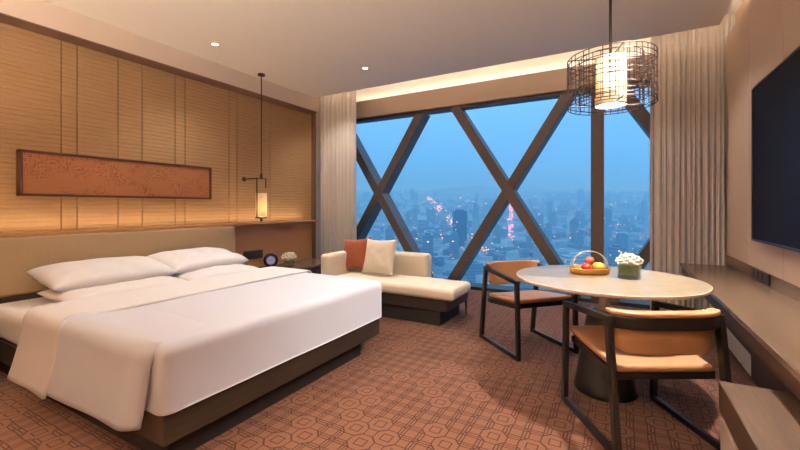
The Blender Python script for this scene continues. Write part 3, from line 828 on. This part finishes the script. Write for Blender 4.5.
# ------------------------------------------------------------------ the city outside
A = math.atan(220/390); cA, sA = math.cos(A), math.sin(A)
def out(lat, dep): return (lat*cA-dep*sA, lat*sA+dep*cA)   # town plan axes -> room axes
def gz(dep): return -182+max(0, dep-850)*.112
m = mat('city_ground'); t = NT(m)
v = t.coord()
vr = t.n('ShaderNodeTexVoronoi'); vr.inputs['Scale'].default_value = .022; t.l(v, vr.inputs['Vector'])
c = t.ramp(t.noise(v, .006, 6, .7), [(.3, srgb(52, 74, 70)), (.5, srgb(98, 108, 112)), (.7, srgb(150, 152, 152))])
c = t.mix(.6, c, vr.outputs['Color'])
hs = t.n('ShaderNodeHueSaturation'); hs.inputs['Saturation'].default_value = .15; hs.inputs['Value'].default_value = .6; t.l(c, hs.inputs['Color'])
t.out(t.pbr(hs.outputs[0], .9, 0, None, .1)); M['city_ground'] = m
def m_build(name, c0, lit):
    m = mat(name); t = NT(m)
    g = t.n('ShaderNodeNewGeometry'); mp = t.n('ShaderNodeVectorMath', operation='DIVIDE'); mp.inputs[1].default_value = (4.5, 4.5, 3.6)
    t.l(g.outputs['Position'], mp.inputs[0]); fl = t.n('ShaderNodeVectorMath', operation='FLOOR'); t.l(mp.outputs[0], fl.inputs[0])
    wn = t.n('ShaderNodeTexWhiteNoise', noise_dimensions='3D'); t.l(fl.outputs[0], wn.inputs['Vector'])
    sz = t.n('ShaderNodeSeparateXYZ'); t.l(g.outputs['Normal'], sz.inputs[0])
    side = t.math('LESS_THAN', t.math('ABSOLUTE', sz.outputs[2]), .5)
    on = t.math('MULTIPLY', t.math('GREATER_THAN', wn.outputs['Value'], 1-lit), side)
    px = t.n('ShaderNodeSeparateXYZ'); t.l(g.outputs['Position'], px.inputs[0])
    band = t.math('GREATER_THAN', t.math('FRACT', t.math('DIVIDE', px.outputs[2], 7.2)), .45)
    col = t.mix(t.math('MULTIPLY', t.math('MULTIPLY', band, side), .5), c0, tuple(q*.35 for q in c0[:3])+(1,))
    b = t.n('ShaderNodeBsdfPrincipled'); t.l(col, b.inputs['Base Color']); b.inputs['Roughness'].default_value = .7
    b.inputs['Emission Color'].default_value = srgb(255, 206, 160)
    t.l(t.math('MULTIPLY', on, 1.6), b.inputs['Emission Strength']); t.out(b.outputs[0]); return m
M['b_pale'] = m_build('pale_concrete', srgb(176, 180, 186), .012)
M['b_mid'] = m_build('grey_concrete', srgb(134, 142, 152), .012)
M['b_dark'] = m_build('dark_curtain_wall', srgb(70, 84, 98), .01)
def ground_fn(a, c):
    dep = 300*(1-c)+5200*c if False else 300+4900*c**1.5; lat = (-.75+1.9*a)*dep
    x, y = out(lat, dep); h = gz(min(dep, 3300))
    if dep > 2600: h += max(0, noise.noise(Vector((lat/900, dep/1500, 3)))+.15)*150*min(1, (dep-2600)/900)
    if dep > 3300: h += (dep-3300)*.02
    return (x, y, h-.5)
struct(MB().grid(ground_fn, 60, 60).build('ground', 'city_ground', None, smooth=True), 'hazy ground of the city far below the window')
def building(w, d, h, m, style, name='city_building'):
    mb = MB().box(-w/2, w/2, -d/2, d/2, -25, h)
    if style == 1: mb.box(-w*.3, w*.3, -d*.3, d*.3, h, h+5)
    if style == 2: mb.box(-w*.38, w*.38, -d*.38, d*.38, h, h*1.1).box(-w*.18, w*.18, -d*.18, d*.18, h*1.1, h*1.16)
    if style == 3: mb.box(-w/2, -w*.1, -d*.5-6, -d/2, -25, h*.8).box(w*.1, w/2, -d*.5-6, -d/2, -25, h*.8)
    return mb.build(name, m)
protos = [building(34, 20, 62, 'b_pale', 1), building(24, 24, 88, 'b_mid', 2), building(60, 18, 40, 'b_pale', 3),
          building(40, 40, 30, 'b_mid', 1), building(28, 22, 100, 'b_mid', 1), building(80, 30, 22, 'b_pale', 1)]
used = [False]*len(protos)
q = random.Random(5)
spots, cnt = [], 0
taken = [(200, 1310, 44), (386, 870, 50)]
def free(l, d, r): return all((l-a)**2+(d-b)**2 > (r+c)**2 for a, b, c in taken)
def avenue(l, d):       # the two lit avenues stay open
    return abs(l-(263-.016*d)) < 24 or abs(l-.285*d) < 20
tries = 0
while cnt < 240 and tries < 20000:
    tries += 1
    dep = 880+2300*q.random()**1.3; lat = q.uniform(-.32, .78)*dep
    k = q.randrange(6); sc = q.uniform(.7, 1.25)
    r = (24, 20, 40, 32, 22, 50)[k]*sc
    if not free(lat, dep, r) or avenue(lat, dep): continue
    taken.append((lat, dep, r))
    o = protos[k] if not used[k] else dup(protos[k]); used[k] = True
    x, y = out(lat, dep); o.location = (x, y, gz(dep)); o.rotation_euler = (0, 0, A+q.choice((0, PI/2))+q.uniform(-.12, .12))
    hk = .75 if dep > 1900 else .8
    o.scale = (sc, sc, sc*q.uniform(.55, 1.1)*hk)
    tag(o, 'small blue-grey building in the hazy evening city below', 'building', 'city buildings below the window'); cnt += 1
def special(lat, dep, w, d, h, m, style, label, rz=0):
    o = building(w, d, h, m, style, 'city_tower'); x, y = out(lat, dep); o.location = (x, y, gz(dep)); o.rotation_euler = (0, 0, A+rz); tag(o, label, 'building'); return o
sp1 = special(200, 1310, 44, 36, 118, 'b_dark', 1, 'dark slab tower standing alone in the haze beyond the daybed end')
sp2 = special(386, 870, 54, 40, 66, 'b_pale', 2, 'pale stepped-top tower close below the window, left of the upright mullion', .2)
# rest of the town: low roofs nobody could count, and the pin-prick street lights
mb = MB(); q = random.Random(9)
for k in range(3600):
    dep = 860+2900*q.random()**1.2; lat = q.uniform(-.4, .85)*dep
    if avenue(lat, dep) or not free(lat, dep, 32): continue
    w, d, h = q.uniform(10, 34), q.uniform(10, 30), q.uniform(6, 26); x, y = out(lat, dep); z = gz(dep); a = A+q.choice((0, .3, PI/2))
    ca, sa = math.cos(a), math.sin(a)
    pts = [(x+ca*i*w/2-sa*j*d/2, y+sa*i*w/2+ca*j*d/2) for i, j in ((-1, -1), (1, -1), (1, 1), (-1, 1))]
    mb.prism(pts, 'Z', z-12, z+h)
mb_l = {}
M['lamp_warm'] = emit('street_lamp_warm', srgb(255, 176, 110), 4.5); M['lamp_pink'] = emit('street_lamp_pink', srgb(255, 160, 180), 3)
for f in mb.b.faces: f.material_index = 0
for mi, seed in ((1, 31), (2, 32)):
    q = random.Random(seed)
    for k in range(230):
        if k < 150:
            if mi == 1: dep = 1150+2200*q.random()**1.2; lat = 263-.016*dep+q.choice((-13, 13))+q.uniform(-9, 9)
            else: dep = 1350+1300*q.random(); lat = .285*dep+q.uniform(-10, 10)
        else:
            dep = 900+2300*q.random(); lat = q.uniform(-.3, .75)*dep
        if not free(lat, dep, 8): continue
        x, y = out(lat, dep); z = gz(dep)+q.uniform(8, 26); s = dep*.0010*q.uniform(.5, 1.3)
        n0 = len(mb.b.faces); mb.box(x-s, x+s, y-s, y+s, z-s, z+s); mb.b.faces.ensure_lookup_table()
        for f in mb.b.faces[n0:]: f.material_index = mi
o = mb.build('city_roofs', 'b_mid'); o.data.materials.append(M['lamp_warm']); o.data.materials.append(M['lamp_pink'])
tag(o, 'mass of low roofs and pin-prick street lights filling the city below', 'buildings', None, 'stuff')
# evening haze
m = mat('evening_haze'); t = NT(m)
vs = t.n('ShaderNodeVolumeScatter'); vs.inputs['Color'].default_value = (.36, .68, 1, 1); vs.inputs['Density'].default_value = .00084
t.out(None, vs.outputs[0]); M['haze'] = m
mb = MB()
cs = [out(l, d) for l, d in ((-600, 500), (900, 500), (5200, 5200), (-4200, 5200))]
mb.prism(cs, 'Z', -420, 270)
tag(mb.build('haze', 'haze'), 'blue evening haze lying over the distant city', 'haze', None, 'stuff')

# ------------------------------------------------------------------ sky
w = bpy.data.worlds.new('dusk'); SC.world = w; t = NT(w)
tc = t.n('ShaderNodeTexCoord'); sx = t.n('ShaderNodeSeparateXYZ'); t.l(tc.outputs['Generated'], sx.inputs[0])
cr = t.ramp(sx.outputs[2], [(0, srgb(78, 152, 222)), (.12, srgb(96, 170, 234)), (.3, srgb(122, 190, 246)), (.9, srgb(110, 180, 240))])
hi = t.n('ShaderNodeMapRange'); hi.inputs[1].default_value = .30; hi.inputs[2].default_value = .7; hi.inputs[3].default_value = 1.5; hi.inputs[4].default_value = 3.5
t.l(sx.outputs[2], hi.inputs[0])
bg = t.n('ShaderNodeBackground'); t.l(cr, bg.inputs[0]); t.l(hi.outputs[0], bg.inputs[1])
o = t.n('ShaderNodeOutputWorld'); t.l(bg.outputs[0], o.inputs[0])

# ------------------------------------------------------------------ lights the room has, plus added fill
# LED strip along the ledge, washing up the reed wall
area('ledge_strip', (-4.20, 1.2, 1.004), (0, PI-.12, 0), .05, 6.6, 15, WARM)
area('cove_strip', (-1.6, 5.43, 2.995), (PI-.1, 0, 0), 5.4, .03, 7, WARM2)
area('side_cove_strip', (1.0, 2.2, 2.893), (PI, 0, 0), .03, 5.2, 9, WARM2)
area('pocket_strip', (-1.6, 4.61, 3.03), (PI-.5, 0, 0), 5.4, .03, 14, WARM2)
# bedside pendant and table pendant
point('bedside_bulb', (-3.95, 3.435, 1.145), 9, WARM, .03)
point('table_bulb', (-.055, 2.925, 1.925), 42, WARM2, .03)
# downlight beams, two fitted and one beside the table; the others are added fill
for x, y, tx, ty, p, an in ((-3.636, 2.564, -3.6, 2.5, 80, 110), (-2.684, 3.898, -2.5, 3.9, 90, 110), (-2.5, 2.0, -2.5, 2.1, 80, 100), (-1.1, 2.2, -1.0, 2.5, 45, 85),
                         (-1.1, 3.9, -1.2, 3.6, 70, 100), (.36, 2.6, -.1, 2.6, 600, 90), (-.1, 4.1, .75, 4.3, 90, 100), (-3.4, 4.3, -3.8, 4.9, 80, 110)):
    spot('downlight_and_fill', (x, y, CZ-.012), (tx, ty, 0), p, NEUT, an, .8, .035)
# added unseen fill lights behind the camera, aimed up to brighten the ceiling
area('ceiling_fill', (-2.0, -.9, 1.75), (PI, 0, 0), 1.2, .6, 330, WARM2)
area('ceiling_fill', (.3, -.7, 1.75), (PI, 0, 0), .9, .6, 170, WARM2)

# ------------------------------------------------------------------ camera and view
cam = bpy.data.cameras.new('camera'); co = bpy.data.objects.new('camera', cam); COL.objects.link(co)
co.location = (0, 0, 1.2); co.rotation_euler = (PI/2, 0, A)
cam.sensor_width = 36; cam.lens = 390/800*36; cam.shift_y = -18/800; cam.clip_start = .05; cam.clip_end = 9000
SC.camera = co
SC.view_settings.view_transform = 'Standard'; SC.view_settings.look = 'None'; SC.view_settings.exposure = -.12; SC.view_settings.gamma = 1
SC.view_settings.use_curve_mapping = False
